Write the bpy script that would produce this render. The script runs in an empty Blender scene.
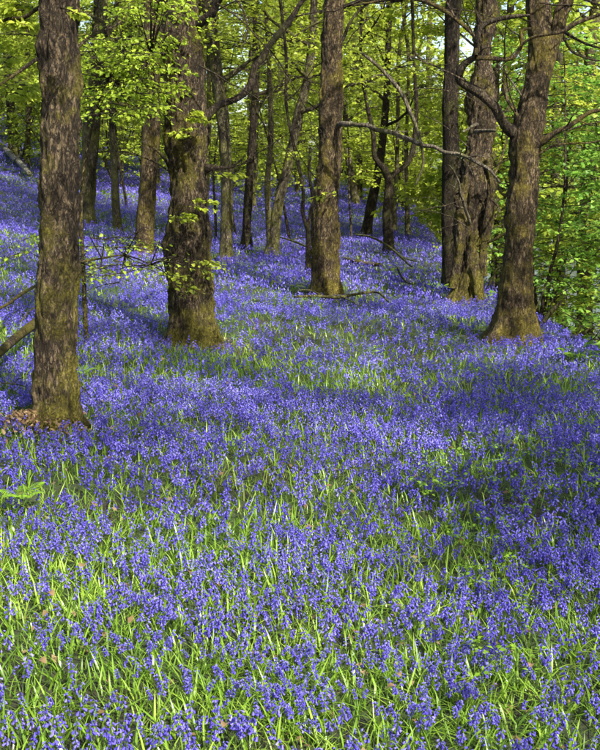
import bpy, math, random
import numpy as np
from mathutils import Vector, noise as mn
C = bpy.data.collections.new('wood'); bpy.context.scene.collection.children.link(C)
sc = bpy.context.scene
R = math.radians
# ------------------------------------------------------------------ camera
CAMZ = 1.9; PITCH = R(11.0); FPX = 900.0
cam_d = bpy.data.cameras.new('camera'); cam = bpy.data.objects.new('camera', cam_d)
sc.collection.objects.link(cam); sc.camera = cam
cam.location = (0, 0, CAMZ); cam.rotation_euler = (R(90) - PITCH, 0, 0)
cam_d.sensor_fit = 'VERTICAL'; cam_d.sensor_height = 24; cam_d.lens = FPX / 750 * 24 * 1.165      # the photo's white mount is left out: its picture area fills the frame
cam_d.clip_start = 0.05; cam_d.clip_end = 2000
# ------------------------------------------------------------------ sky and sun
SUN_EL = R(44); SUN_AZ = R(146)        # compass: sun stands behind the camera, to the right
w = bpy.data.worlds.new("World"); sc.world = w; w.use_nodes = True
nt = w.node_tree; nt.nodes.clear()
sky = nt.nodes.new('ShaderNodeTexSky'); sky.sky_type = 'NISHITA'; sky.sun_disc = False
sky.sun_elevation = SUN_EL; sky.sun_rotation = SUN_AZ; sky.air_density = 1.0; sky.dust_density = 2.5
bg = nt.nodes.new('ShaderNodeBackground'); bg.inputs[1].default_value = 0.15
out = nt.nodes.new('ShaderNodeOutputWorld')
nt.links.new(sky.outputs[0], bg.inputs[0]); nt.links.new(bg.outputs[0], out.inputs[0])
sd = bpy.data.lights.new('sun', 'SUN'); sd.energy = 5.0; sd.angle = R(0.53); sd.color = (1, .955, .87)
sun = bpy.data.objects.new('sun', sd); sc.collection.objects.link(sun)
sdir = Vector((math.sin(SUN_AZ) * math.cos(SUN_EL), math.cos(SUN_AZ) * math.cos(SUN_EL), math.sin(SUN_EL)))
sun.rotation_euler = sdir.to_track_quat('Z', 'Y').to_euler(); sun.location = (0, -5, 30)
sc.view_settings.view_transform = 'Standard'; sc.view_settings.look = 'None'
sc.view_settings.exposure = 1.2; sc.view_settings.gamma = 1
sc.cycles.max_bounces = 8; sc.cycles.transmission_bounces = 5; sc.cycles.diffuse_bounces = 4
sc.cycles.use_denoising = True
# ------------------------------------------------------------------ helpers
rng = np.random.default_rng(11)
_G = {}
def vnoise(x, y, s, seed):
    if seed not in _G: _G[seed] = np.random.default_rng(seed).random((128, 128))
    g = _G[seed]
    x = np.asarray(x, float) / s + 500; y = np.asarray(y, float) / s + 500
    i = np.floor(x).astype(int); j = np.floor(y).astype(int); fx = x - i; fy = y - j
    fx = fx * fx * (3 - 2 * fx); fy = fy * fy * (3 - 2 * fy)
    a = g[i % 128, j % 128]; b = g[(i + 1) % 128, j % 128]; c = g[i % 128, (j + 1) % 128]; d = g[(i + 1) % 128, (j + 1) % 128]
    return (a * (1 - fx) + b * fx) * (1 - fy) + (c * (1 - fx) + d * fx) * fy
def edge_x(y):
    y = np.clip(y, 0, 70)
    return 3.05 + 0.0013 * (y - 13) ** 2 + np.clip(9 - y, 0, 9) * .12
def ground(x, y):
    x = np.asarray(x, float); y = np.asarray(y, float)
    xl = np.clip(-x, 0, 22)
    z = .065 * xl + .0075 * xl ** 2 + np.clip(-x - 22, 0, 120) * .26 + np.clip(-x - 142, 0, 400) * .03
    z = z - .02 * np.clip(x, 0, 4)
    z = z + np.clip(y - 24, 0, 150) * .028 * np.clip((12 - x) / 10, 0, 1)
    e = edge_x(y)
    t = np.clip((x - e) / 3.2, 0, 1); t = t * t * (3 - 2 * t)
    z = z - 2.9 * t
    t2 = np.clip((x - 7.6) / 2, 0, 1) * np.clip((24 - x) / 2, 0, 1)
    z = z - .7 * t2 * t2 * (3 - 2 * t2)
    z = z + np.clip(x - 24, 0, 200) * .25
    z = z + (vnoise(x, y, 1.7, 3) - .5) * .10 + (vnoise(x, y, 6, 4) - .5) * .22 * np.clip(y / 15, 0, 1)
    return z
def gz(x, y): return float(ground(x, y))
def at(px, py, Y):
    dx = px - 300; du = 375 - py; cp = math.cos(PITCH); sp = math.sin(PITCH)
    dy = FPX * cp + du * sp; dz = -FPX * sp + du * cp
    k = Y / dy
    return Vector((dx * k, Y, CAMZ + dz * k))
def hit(px, py):
    y = 2.0
    while y < 120:
        p = at(px, py, y)
        if p.z <= gz(p.x, p.y): break
        y += .05
    return Vector((p.x, p.y, gz(p.x, p.y)))
def px2m(w, Y): return w * Y / FPX * 1.0

def mesh_np(name, V, groups, mats, smooth=False):
    """groups: list of (faces[n,k], material index)"""
    me = bpy.data.meshes.new(name)
    V = np.asarray(V, np.float32); me.vertices.add(len(V)); me.vertices.foreach_set('co', V.ravel())
    loops = np.concatenate([np.asarray(f).ravel() for f, m in groups]).astype(np.int32)
    tot = np.concatenate([np.full(len(f), np.asarray(f).shape[1]) for f, m in groups]).astype(np.int32)
    mi = np.concatenate([np.full(len(f), m) if np.isscalar(m) else m for f, m in groups]).astype(np.int32)
    me.loops.add(len(loops)); me.loops.foreach_set('vertex_index', loops)
    me.polygons.add(len(tot)); st = np.zeros(len(tot), np.int32); st[1:] = np.cumsum(tot)[:-1]
    me.polygons.foreach_set('loop_start', st); me.polygons.foreach_set('loop_total', tot)
    me.polygons.foreach_set('material_index', mi)
    if smooth: me.polygons.foreach_set('use_smooth', np.ones(len(tot), bool))
    for m in mats: me.materials.append(m)
    me.update(calc_edges=True)
    return me
def link(name, me, parent=None):
    o = bpy.data.objects.new(name, me); C.objects.link(o)
    if parent is not None: 
        o.parent = parent
        if me is not None and parent.location.length > 0 and not me.get('local'):
            # meshes are written in world space: shift them under the thing's base
            for_p = parent
            off = Vector(for_p.location)
            if for_p.parent: off += for_p.parent.location
            me.transform(__import__('mathutils').Matrix.Translation(-off)); me['local'] = 1
    return o
def tag(o, label=None, cat=None, group=None, kind=None):
    if label: o['label'] = label
    if cat: o['category'] = cat
    if group: o['group'] = group
    if kind: o['kind'] = kind
    return o
def thing(name, loc, label, cat, group=None):
    o = bpy.data.objects.new(name, None); C.objects.link(o); o.location = loc; o.empty_display_size = .2
    return tag(o, label, cat, group)
class MB:
    def __init__(s): s.V = []; s.G = []; s.n = 0
    def add(s, V, *groups):
        V = np.asarray(V, float).reshape(-1, 3)
        for f, m in groups: s.G.append((np.asarray(f) + s.n, m))
        s.V.append(V); s.n += len(V); return s
    def mesh(s, name, mats, smooth=False): return mesh_np(name, np.concatenate(s.V), s.G, mats, smooth)

def resample(pts, rad, step):
    P = np.array([tuple(p) for p in pts], float); r = np.array(rad, float)
    A = np.column_stack([P, r]); n = len(A)
    E = np.vstack([2 * A[0] - A[1], A, 2 * A[-1] - A[-2]]); outp = []
    for i in range(n - 1):
        p0, p1, p2, p3 = E[i], E[i + 1], E[i + 2], E[i + 3]
        k = max(1, int(round(np.linalg.norm(p2[:3] - p1[:3]) / step)))
        for t in np.arange(k) / k:
            outp.append(.5 * (2 * p1 + (p2 - p0) * t + (2 * p0 - 5 * p1 + 4 * p2 - p3) * t * t + (3 * p1 - p0 - 3 * p2 + p3) * t ** 3))
    outp.append(A[-1]); o = np.array(outp); o[:, 3] = np.clip(o[:, 3], .001, None)
    return o[:, :3], o[:, 3]
def tube(mb, pts, rad, segs=8, step=.1, amp=0, flare=0, seed=0, mat=0, knob=0):
    P, r = resample(pts, rad, step); n = len(P)
    T = np.gradient(P, axis=0); T /= np.linalg.norm(T, axis=1)[:, None] + 1e-9
    u = np.cross(T[0], (0, 1, 0)); 
    if np.linalg.norm(u) < .1: u = np.cross(T[0], (1, 0, 0))
    a = np.arange(segs) / segs * 2 * math.pi
    V = np.empty((n, segs, 3)); base_z = P[0, 2]
    ph = seed * 1.7
    for i in range(n):
        u = u - T[i] * np.dot(u, T[i]); u /= np.linalg.norm(u) + 1e-9
        v = np.cross(T[i], u)
        rr = np.full(segs, r[i])
        if flare:
            h = P[i, 2] - base_z
            rr = rr * (1 + flare * .8 * math.exp(-h / .33) * (.45 + .4 * np.cos(5 * a + ph) + .25 * np.cos(3 * a + ph * 2)))
        if amp:
            for k in range(segs):
                q = Vector((math.cos(a[k]) * r[i], math.sin(a[k]) * r[i], 0))
                nn = mn.noise(Vector((q.x * 16 + ph, q.y * 16, P[i, 2] * 5.0))) 
                n2 = mn.noise(Vector((q.x * 34 + ph, q.y * 34, P[i, 2] * 22 + ph)))
                n3 = mn.noise(Vector((q.x * 3.2 + ph, q.y * 3.2, P[i, 2] * 1.5 + 7)))
                rr[k] += amp * (.8 * (abs(nn) * 2 - .6) + .6 * n2) + r[i] * (.20 + knob) * n3
        V[i] = P[i] + (np.cos(a)[:, None] * u + np.sin(a)[:, None] * v) * rr[:, None]
    idx = np.arange(n * segs).reshape(n, segs)
    q = np.stack([idx[:-1], np.roll(idx[:-1], -1, 1), np.roll(idx[1:], -1, 1), idx[1:]], -1).reshape(-1, 4)
    Vf = V.reshape(-1, 3); g = [(q, mat)]
    Vf = np.vstack([Vf, P[-1] + T[-1] * r[-1] * .6]); tip = len(Vf) - 1
    g.append((np.stack([idx[-1], np.roll(idx[-1], -1), np.full(segs, tip)], -1), mat))
    mb.add(Vf, *g); return P, r
def prisms(mb, P0, P1, r0, r1, mat):
    P0 = np.asarray(P0, float); P1 = np.asarray(P1, float); k = len(P0)
    if not k: return
    D = P1 - P0; D /= np.linalg.norm(D, axis=1)[:, None] + 1e-9
    S = np.cross(D, (0, 0, 1)) + 1e-4; S /= np.linalg.norm(S, axis=1)[:, None]; U = np.cross(S, D)
    V = np.empty((k, 6, 3))
    for j in range(3):
        c = math.cos(j * 2.094); s = math.sin(j * 2.094)
        V[:, j] = P0 + (S * c + U * s) * np.reshape(r0, (-1, 1)); V[:, j + 3] = P1 + (S * c + U * s) * np.reshape(r1, (-1, 1))
    b = np.arange(k)[:, None] * 6
    f = np.concatenate([b + np.array([j, (j + 1) % 3, (j + 1) % 3 + 3, j + 3]) for j in range(3)])
    mb.add(V, (f, mat))
def leaves(mb, P, D, N, L, W, mat, fine=False):
    k = len(P)
    D = D / (np.linalg.norm(D, axis=1)[:, None] + 1e-9); S = np.cross(D, N); S /= np.linalg.norm(S, axis=1)[:, None] + 1e-9
    N = np.cross(S, D); L = np.reshape(L, (-1, 1)); W = np.reshape(W, (-1, 1)); b = np.arange(k)[:, None]
    if fine:
        V = np.empty((k, 6, 3)); V[:, 0] = P; V[:, 3] = P + D * L - N * W * .15
        V[:, 1] = P + D * L * .28 + S * W * .5 + N * W * .18; V[:, 2] = P + D * L * .68 + S * W * .38 + N * W * .12
        V[:, 5] = P + D * L * .28 - S * W * .5 + N * W * .18; V[:, 4] = P + D * L * .68 - S * W * .38 + N * W * .12
        f = np.concatenate([b * 6 + np.array([0, 1, 2, 3]), b * 6 + np.array([3, 4, 5, 0])])
    else:
        V = np.empty((k, 4, 3)); V[:, 0] = P; V[:, 2] = P + D * L - N * W * .1
        V[:, 1] = P + D * L * .42 + S * W * .5 + N * W * .15; V[:, 3] = P + D * L * .42 - S * W * .5 + N * W * .15
        f = b * 4 + np.arange(4)
    mb.add(V, (f, mat))
def sprays(mb, O, D, L, nl, ls, mats=(0, 1), flat=.45, twigs=True, fine=False, wide=.30, rg=None):
    """flat layered sprays of leaves; O origins, D directions, L lengths, nl leaves each, ls leaf length"""
    rg = rg or rng
    O = np.asarray(O, float).reshape(-1, 3); D = np.asarray(D, float).reshape(-1, 3); k = len(O)
    if not k: return
    L = np.broadcast_to(np.asarray(L, float), (k,)); D = D / (np.linalg.norm(D, axis=1)[:, None] + 1e-9)
    S = np.cross(D, (0, 0, 1)) + 1e-4; S /= np.linalg.norm(S, axis=1)[:, None]
    t = rg.random((k, nl)) ** .8; sd_ = rg.normal(0, 1, (k, nl)); side = sd_ * wide * (1.15 - .75 * t)
    Lc = L[:, None]
    P = O[:, None] + D[:, None] * (t * Lc)[..., None] + S[:, None] * (side * Lc)[..., None]
    P[..., 2] += -.22 * Lc * t * t - .10 * Lc * np.abs(side) + rg.normal(0, .045, (k, nl)) * Lc
    LD = D[:, None] * .6 + S[:, None] * (np.sign(sd_) * .8)[..., None] + rg.normal(0, .35, (k, nl, 3)); LD[..., 2] -= .3
    N = rg.normal(0, flat, (k, nl, 3)); N[..., 2] += 1
    s = ls * rg.uniform(.65, 1.25, k * nl)
    leaves(mb, P.reshape(-1, 3), LD.reshape(-1, 3), N.reshape(-1, 3), s, s * .72, mats[0], fine)
    if twigs:
        q = []
        for a, b_ in ((0, .35), (.35, .7), (.7, 1)):
            p0 = O + D * (L * a)[:, None]; p0[:, 2] -= .22 * L * a * a; p1 = O + D * (L * b_)[:, None]; p1[:, 2] -= .22 * L * b_ * b_
            prisms(mb, p0, p1, (.006 * (1.15 - a)) * np.ones(k), (.006 * (1.15 - b_)) * np.ones(k), mats[1])
            for sg in (-1, 1):
                e = p0 + D * (L * .22)[:, None] + S * (L * sg * .42 * (1.1 - a))[:, None]; e[:, 2] -= .06 * L
                prisms(mb, p0, e, .003 * np.ones(k), .0015 * np.ones(k), mats[1])

# ------------------------------------------------------------------ materials
def mat(name):
    m = bpy.data.materials.new(name); m.use_nodes = True; n = m.node_tree; n.nodes.clear()
    o = n.nodes.new('ShaderNodeOutputMaterial'); return m, n, o
def nd(n, t, **kw):
    x = n.nodes.new(t)
    for k, v in kw.items():
        if k.startswith('i_'): x.inputs[k[2:].replace('_', ' ')].default_value = v
        else: setattr(x, k, v)
    return x
def ramp(n, src, stops, lk):
    r = n.nodes.new('ShaderNodeValToRGB'); e = r.color_ramp.elements
    while len(e) < len(stops): e.new(.5)
    for el, (p, c) in zip(e, stops): el.position = p; el.color = (*c, 1)
    lk(src, r.inputs[0]); return r.outputs[0]
def leaf_mat(name, cols, transl=.5, rough=.45, spec=.25, noise_scale=.35):
    m, n, o = mat(name); lk = n.links.new
    g = nd(n, 'ShaderNodeNewGeometry')
    tc = nd(n, 'ShaderNodeTexCoord'); nz = nd(n, 'ShaderNodeTexNoise', i_Scale=noise_scale, i_Detail=2.0); lk(tc.outputs['Object'], nz.inputs['Vector'])
    mix = nd(n, 'ShaderNodeMath', operation='MULTIPLY_ADD'); lk(g.outputs['Random Per Island'], mix.inputs[0]); mix.inputs[1].default_value = .55
    ad = nd(n, 'ShaderNodeMath', operation='MULTIPLY_ADD'); lk(nz.outputs['Fac'], ad.inputs[0]); ad.inputs[1].default_value = 1.1; ad.inputs[2].default_value = -.33
    lk(ad.outputs[0], mix.inputs[2])
    k = len(cols); col = ramp(n, mix.outputs[0], [(i / (k - 1), c) for i, c in enumerate(cols)], lk)
    p = nd(n, 'ShaderNodeBsdfPrincipled', i_Roughness=rough); p.inputs['Specular IOR Level'].default_value = spec; lk(col, p.inputs['Base Color'])
    if transl:
        t = nd(n, 'ShaderNodeBsdfTranslucent'); lk(col, t.inputs[0]); ms = nd(n, 'ShaderNodeMixShader'); ms.inputs[0].default_value = transl
        lk(p.outputs[0], ms.inputs[1]); lk(t.outputs[0], ms.inputs[2]); lk(ms.outputs[0], o.inputs[0])
    else: lk(p.outputs[0], o.inputs[0])
    return m
def bark_mat(name, dark, mid, light, moss, moss_amt, sc_=1.45):
    m, n, o = mat(name); lk = n.links.new
    tc = nd(n, 'ShaderNodeTexCoord'); mp = nd(n, 'ShaderNodeMapping'); mp.inputs['Scale'].default_value = (sc_, sc_, sc_ * .5); lk(tc.outputs['Object'], mp.inputs[0])
    n1 = nd(n, 'ShaderNodeTexNoise', i_Scale=30.0, i_Detail=9.0, i_Roughness=.76, i_Distortion=.3); lk(mp.outputs[0], n1.inputs['Vector'])
    mp2 = nd(n, 'ShaderNodeMapping'); mp2.inputs['Scale'].default_value = (sc_, sc_, sc_ * .33); lk(tc.outputs['Object'], mp2.inputs[0])
    v0 = nd(n, 'ShaderNodeTexNoise', i_Scale=19.0, i_Detail=6.0, i_Roughness=.7, i_Distortion=.5); lk(mp2.outputs[0], v0.inputs['Vector'])
    v1 = nd(n, 'ShaderNodeMath', operation='SUBTRACT'); lk(v0.outputs['Fac'], v1.inputs[0]); v1.inputs[1].default_value = .5
    v2 = nd(n, 'ShaderNodeMath', operation='ABSOLUTE'); lk(v1.outputs[0], v2.inputs[0])
    c = ramp(n, n1.outputs['Fac'], [(.30, dark), (.52, mid), (.72, light)], lk)
    fis = ramp(n, v2.outputs[0], [(.004, (0, 0, 0)), (.075, (1, 1, 1))], lk)
    mx = nd(n, 'ShaderNodeMix', data_type='RGBA'); lk(fis, mx.inputs[0]); mx.inputs[6].default_value = (*[x * .5 for x in dark], 1); lk(c, mx.inputs[7])
    n2 = nd(n, 'ShaderNodeTexNoise', i_Scale=2.6, i_Detail=7.0, i_Roughness=.7); lk(tc.outputs['Object'], n2.inputs['Vector'])
    mm = ramp(n, n2.outputs['Fac'], [(.60 - moss_amt * .3, (0, 0, 0)), (.72 - moss_amt * .3, (1, 1, 1))], lk)
    n4 = nd(n, 'ShaderNodeTexNoise', i_Scale=60.0, i_Detail=3.0); lk(tc.outputs['Object'], n4.inputs['Vector'])
    mcol = ramp(n, n4.outputs['Fac'], [(.35, tuple(x * .35 for x in moss)), (.65, moss)], lk)
    # moss thickens towards the foot of a trunk
    sx = nd(n, 'ShaderNodeSeparateXYZ'); lk(tc.outputs['Object'], sx.inputs[0]); mr = nd(n, 'ShaderNodeMapRange'); lk(sx.outputs[2], mr.inputs[0]); mr.inputs[1].default_value = .0; mr.inputs[2].default_value = 1.1; mr.inputs[3].default_value = .11; mr.inputs[4].default_value = 0
    n2b = nd(n, 'ShaderNodeMath', operation='ADD'); lk(n2.outputs['Fac'], n2b.inputs[0]); lk(mr.outputs[0], n2b.inputs[1]); lk(n2b.outputs[0], mm.node.inputs[0])
    mf = nd(n, 'ShaderNodeMath', operation='MULTIPLY'); lk(mm, mf.inputs[0]); mf.inputs[1].default_value = .85
    m2 = nd(n, 'ShaderNodeMix', data_type='RGBA'); lk(mf.outputs[0], m2.inputs[0]); lk(mx.outputs[2], m2.inputs[6]); lk(mcol, m2.inputs[7])
    # large black stains and pale lichen
    n3 = nd(n, 'ShaderNodeTexNoise', i_Scale=2.3, i_Detail=9.0, i_Roughness=.8); mp3 = nd(n, 'ShaderNodeMapping'); mp3.inputs['Location'].default_value = (3, 9, 4); mp3.inputs['Scale'].default_value = (1.6, 1.6, .8)
    lk(tc.outputs['Object'], mp3.inputs[0]); lk(mp3.outputs[0], n3.inputs['Vector'])
    st = ramp(n, n3.outputs['Fac'], [(.38, (.14, .13, .12)), (.50, (.75, .74, .73)), (.60, (1, 1, 1)), (.70, (1.7, 1.68, 1.6))], lk)
    m3 = nd(n, 'ShaderNodeMix', data_type='RGBA', blend_type='MULTIPLY'); m3.inputs[0].default_value = 1; lk(m2.outputs[2], m3.inputs[6]); lk(st, m3.inputs[7])
    p = nd(n, 'ShaderNodeBsdfPrincipled', i_Roughness=.9); p.inputs['Specular IOR Level'].default_value = .15; lk(m3.outputs[2], p.inputs['Base Color'])
    hs = nd(n, 'ShaderNodeMath', operation='MULTIPLY_ADD'); lk(fis, hs.inputs[0]); hs.inputs[1].default_value = .5; lk(n1.outputs['Fac'], hs.inputs[2])
    b = nd(n, 'ShaderNodeBump', i_Strength=1.0, i_Distance=.03); lk(hs.outputs[0], b.inputs['Height']); lk(b.outputs[0], p.inputs['Normal'])
    lk(p.outputs[0], o.inputs[0]); return m
M = {}
M['bark'] = bark_mat('mossy_bark', (.040, .032, .024), (.15, .108, .062), (.38, .30, .195), (.25, .22, .03), .36)
M['bark_warm'] = bark_mat('warm_mossy_bark', (.040, .030, .017), (.16, .115, .062), (.36, .27, .16), (.26, .21, .035), .36)
M['bark_dark'] = bark_mat('dark_bark', (.020, .015, .011), (.07, .052, .034), (.16, .12, .08), (.10, .10, .025), .3)
M['bark_far'] = bark_mat('far_bark', (.06, .05, .032), (.20, .165, .105), (.38, .32, .22), (.27, .26, .07), .45)
M['dead'] = bark_mat('bleached_wood', (.16, .13, .09), (.30, .255, .18), (.42, .37, .28), (.20, .20, .05), .3)
M['bleach'] = bark_mat('sun_bleached_wood', (.42, .38, .32), (.62, .58, .50), (.75, .72, .65), (.20, .20, .05), .0)
M['twig'] = bark_mat('twig', (.06, .045, .03), (.16, .125, .08), (.26, .21, .14), (.16, .16, .04), .1)
M['leaf'] = leaf_mat('spring_leaf_yellow_green', [(.15, .22, .020), (.36, .43, .035), (.56, .60, .08)])
M['leaf_g'] = leaf_mat('spring_leaf_green', [(.08, .20, .025), (.20, .37, .045), (.42, .55, .08)])
M['leaf_hazel'] = leaf_mat('hazel_leaf', [(.13, .21, .018), (.31, .43, .03), (.53, .60, .07)])
M['leaf_far'] = leaf_mat('far_leaf', [(.15, .23, .025), (.36, .45, .045), (.58, .62, .10)], noise_scale=.25)
M['bell'] = leaf_mat('bluebell_petal', [(.052, .038, .26), (.125, .094, .52), (.38, .34, .84)], transl=.35, rough=.5, spec=.2, noise_scale=.8)
M['stem'] = leaf_mat('bluebell_stem', [(.05, .09, .03), (.09, .15, .05)], transl=.2)
M['blade'] = leaf_mat('bluebell_leaf', [(.06, .14, .012), (.19, .33, .025), (.44, .56, .08)], transl=.4, spec=.5, rough=.35, noise_scale=.6)
M['herb'] = leaf_mat('herb_leaf', [(.13, .28, .02), (.27, .42, .03)], transl=.45)
M['brown'] = leaf_mat('dead_leaf', [(.07, .04, .02), (.17, .11, .05), (.34, .25, .13)], transl=.2)
# ground
m, n, o = mat('woodland_soil'); lk = n.links.new
tc = nd(n, 'ShaderNodeTexCoord'); a = nd(n, 'ShaderNodeTexNoise', i_Scale=1.3, i_Detail=9.0, i_Roughness=.7); lk(tc.outputs['Object'], a.inputs['Vector'])
b = nd(n, 'ShaderNodeTexNoise', i_Scale=38.0, i_Detail=6.0, i_Roughness=.7); lk(tc.outputs['Object'], b.inputs['Vector'])
c1 = ramp(n, a.outputs['Fac'], [(.35, (.035, .026, .014)), (.5, (.04, .065, .014)), (.7, (.055, .11, .018))], lk)
c2 = ramp(n, b.outputs['Fac'], [(.35, (.25, .22, .2)), (.62, (1.4, 1.3, 1.1))], lk)
mx = nd(n, 'ShaderNodeMix', data_type='RGBA', blend_type='MULTIPLY'); mx.inputs[0].default_value = 1; lk(c1, mx.inputs[6]); lk(c2, mx.inputs[7])
p = nd(n, 'ShaderNodeBsdfPrincipled', i_Roughness=.95); lk(mx.outputs[2], p.inputs['Base Color'])
bp = nd(n, 'ShaderNodeBump', i_Strength=1.0, i_Distance=.05); lk(b.outputs['Fac'], bp.inputs['Height']); lk(bp.outputs[0], p.inputs['Normal']); lk(p.outputs[0], o.inputs[0])
M['soil'] = m
m, n, o = mat('river_water'); lk = n.links.new
p = nd(n, 'ShaderNodeBsdfPrincipled', i_Roughness=.12); p.inputs['Base Color'].default_value = (.06, .07, .06, 1); p.inputs['Specular IOR Level'].default_value = 1.0
tc = nd(n, 'ShaderNodeTexCoord'); a = nd(n, 'ShaderNodeTexNoise', i_Scale=2.5, i_Detail=4.0); lk(tc.outputs['Object'], a.inputs['Vector'])
bp = nd(n, 'ShaderNodeBump', i_Strength=.25, i_Distance=.1); lk(a.outputs['Fac'], bp.inputs['Height']); lk(bp.outputs[0], p.inputs['Normal']); lk(p.outputs[0], o.inputs[0])
M['water'] = m

# ------------------------------------------------------------------ ground and water
def axis(*segs):
    v = []
    for a0, a1, s in segs: v.extend(np.arange(a0, a1, s))
    v.append(segs[-1][1]); return np.array(v)
gx = axis((-400, -60, 20), (-60, -16, 2), (-16, -4, .5), (-4, 8, .22), (8, 26, 1), (26, 60, 4), (60, 400, 20))
gy = axis((-60, -4, 4), (-4, 2, 1), (2, 22, .25), (22, 60, .8), (60, 120, 4), (120, 500, 20))
X, Y = np.meshgrid(gx, gy, indexing='ij'); Z = ground(X, Y); nx, ny = X.shape
idx = np.arange(nx * ny).reshape(nx, ny)
q = np.stack([idx[:-1, :-1], idx[1:, :-1], idx[1:, 1:], idx[:-1, 1:]], -1).reshape(-1, 4)
tag(link('ground', mesh_np('ground', np.stack([X, Y, Z], -1).reshape(-1, 3), [(q, 0)], [M['soil']], True)), 'woodland slope under the bluebells, rising to the left and falling away at the right', kind='structure')
mb = MB(); wy = np.arange(-40, 300, 20.); V = []; 
for y in wy: V += [(7.4, y, -3.2), (24.2, y, -3.2)]
i = np.arange(len(wy) - 1)[:, None] * 2; mb.add(V, (i + np.array([0, 1, 3, 2]), 0))
tag(link('river', mb.mesh('river', [M['water']], True)), 'pale strip of water glimpsed through the leaves at the right', kind='structure')

# ------------------------------------------------------------------ trees
def pxpath(pts, Y, dY=0):
    """pixel polyline traced in the photo (x, y, width) -> world path at distance Y"""
    P = []; r = []; n = len(pts)
    for i, t in enumerate(pts):
        yy = Y + (t[3] if len(t) > 3 else dY * i / max(1, n - 1))
        P.append(at(t[0], t[1], yy)); r.append(t[2] * .5 * yy / FPX)
    return P, r
def grow_up(P, r, top, wob=.25, rg=None):
    d = (P[-1] - P[-2]); d = d / max(d.z, .05); d.x = max(-.25, min(.25, d.x)); d.y = 0
    p = P[-1].copy(); r0 = r[-1]; z0 = p.z
    while p.z < top:
        stp = min(1.6, top - p.z + .01); p = p + Vector((d.x * stp * .6 + rg.uniform(-wob, wob), rg.uniform(-wob, wob), stp))
        P.append(p.copy()); r.append(max(.03, r0 * (1 - .8 * (p.z - z0) / max(1e-3, top - z0))))
    return P, r
def limb_set(root, P, r, n, z0, z1, length, barkm, rg, crown, per, nl, ls, leafmat_idx=(0, 1), slope=(.1, .8), parts=True, join=None, fine=False, spl=.9, flat=.45):
    """limbs leave the trunk between heights z0..z1, carry sprays"""
    Pn, rn = resample(P, r, .3)
    for k in range(n):
        z = z0 + (z1 - z0) * (k + rg.uniform(.1, .9)) / n
        i = int(np.argmin(abs(Pn[:, 2] - z))); b0 = Pn[i]; a = rg.uniform(0, 2 * math.pi); sl = rg.uniform(*slope)
        L = length * rg.uniform(.6, 1.15)
        d = np.array([math.cos(a), math.sin(a), sl]); d /= np.linalg.norm(d); pts = [b0]; q = b0.copy()
        for s in range(5):
            q = q + d * L / 5; pts.append(q.copy()); d = d + rg.normal(0, .2, 3); d[2] += .02; d /= np.linalg.norm(d)
        rr = min(rn[i] * .5, .09 * L / 4); rad = [rr * (1 - .17 * j) for j in range(6)]
        m_ = join if join is not None else MB()
        Pl, rl = tube(m_, pts, rad, 6, .35)
        if join is None: link('branch', m_.mesh('branch', [barkm], True), root)
        O = []; D = []
        for j in range(per):
            t = rg.uniform(.3, 1) ** .7; p_ = Pl[min(len(Pl) - 1, int(t * (len(Pl) - 1)))]
            aa = a + rg.normal(0, 1.0); O.append(p_); D.append((math.cos(aa), math.sin(aa), rg.uniform(-.15, .4)))
        # sub twigs offset the sprays from the limb
        O = np.array(O); D = np.array(D); off = rg.uniform(0, .9, (per, 1)) * spl
        prisms(crown, O, O + D * off, np.full(per, .012), np.full(per, .007), leafmat_idx[1])
        sprays(crown, O + D * off, D + rg.normal(0, .2, D.shape) * [1, 1, .5], rg.uniform(.6, 1.2, per) * spl, nl, ls, leafmat_idx, rg=rg, fine=fine, flat=flat)
HERO = {}
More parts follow.
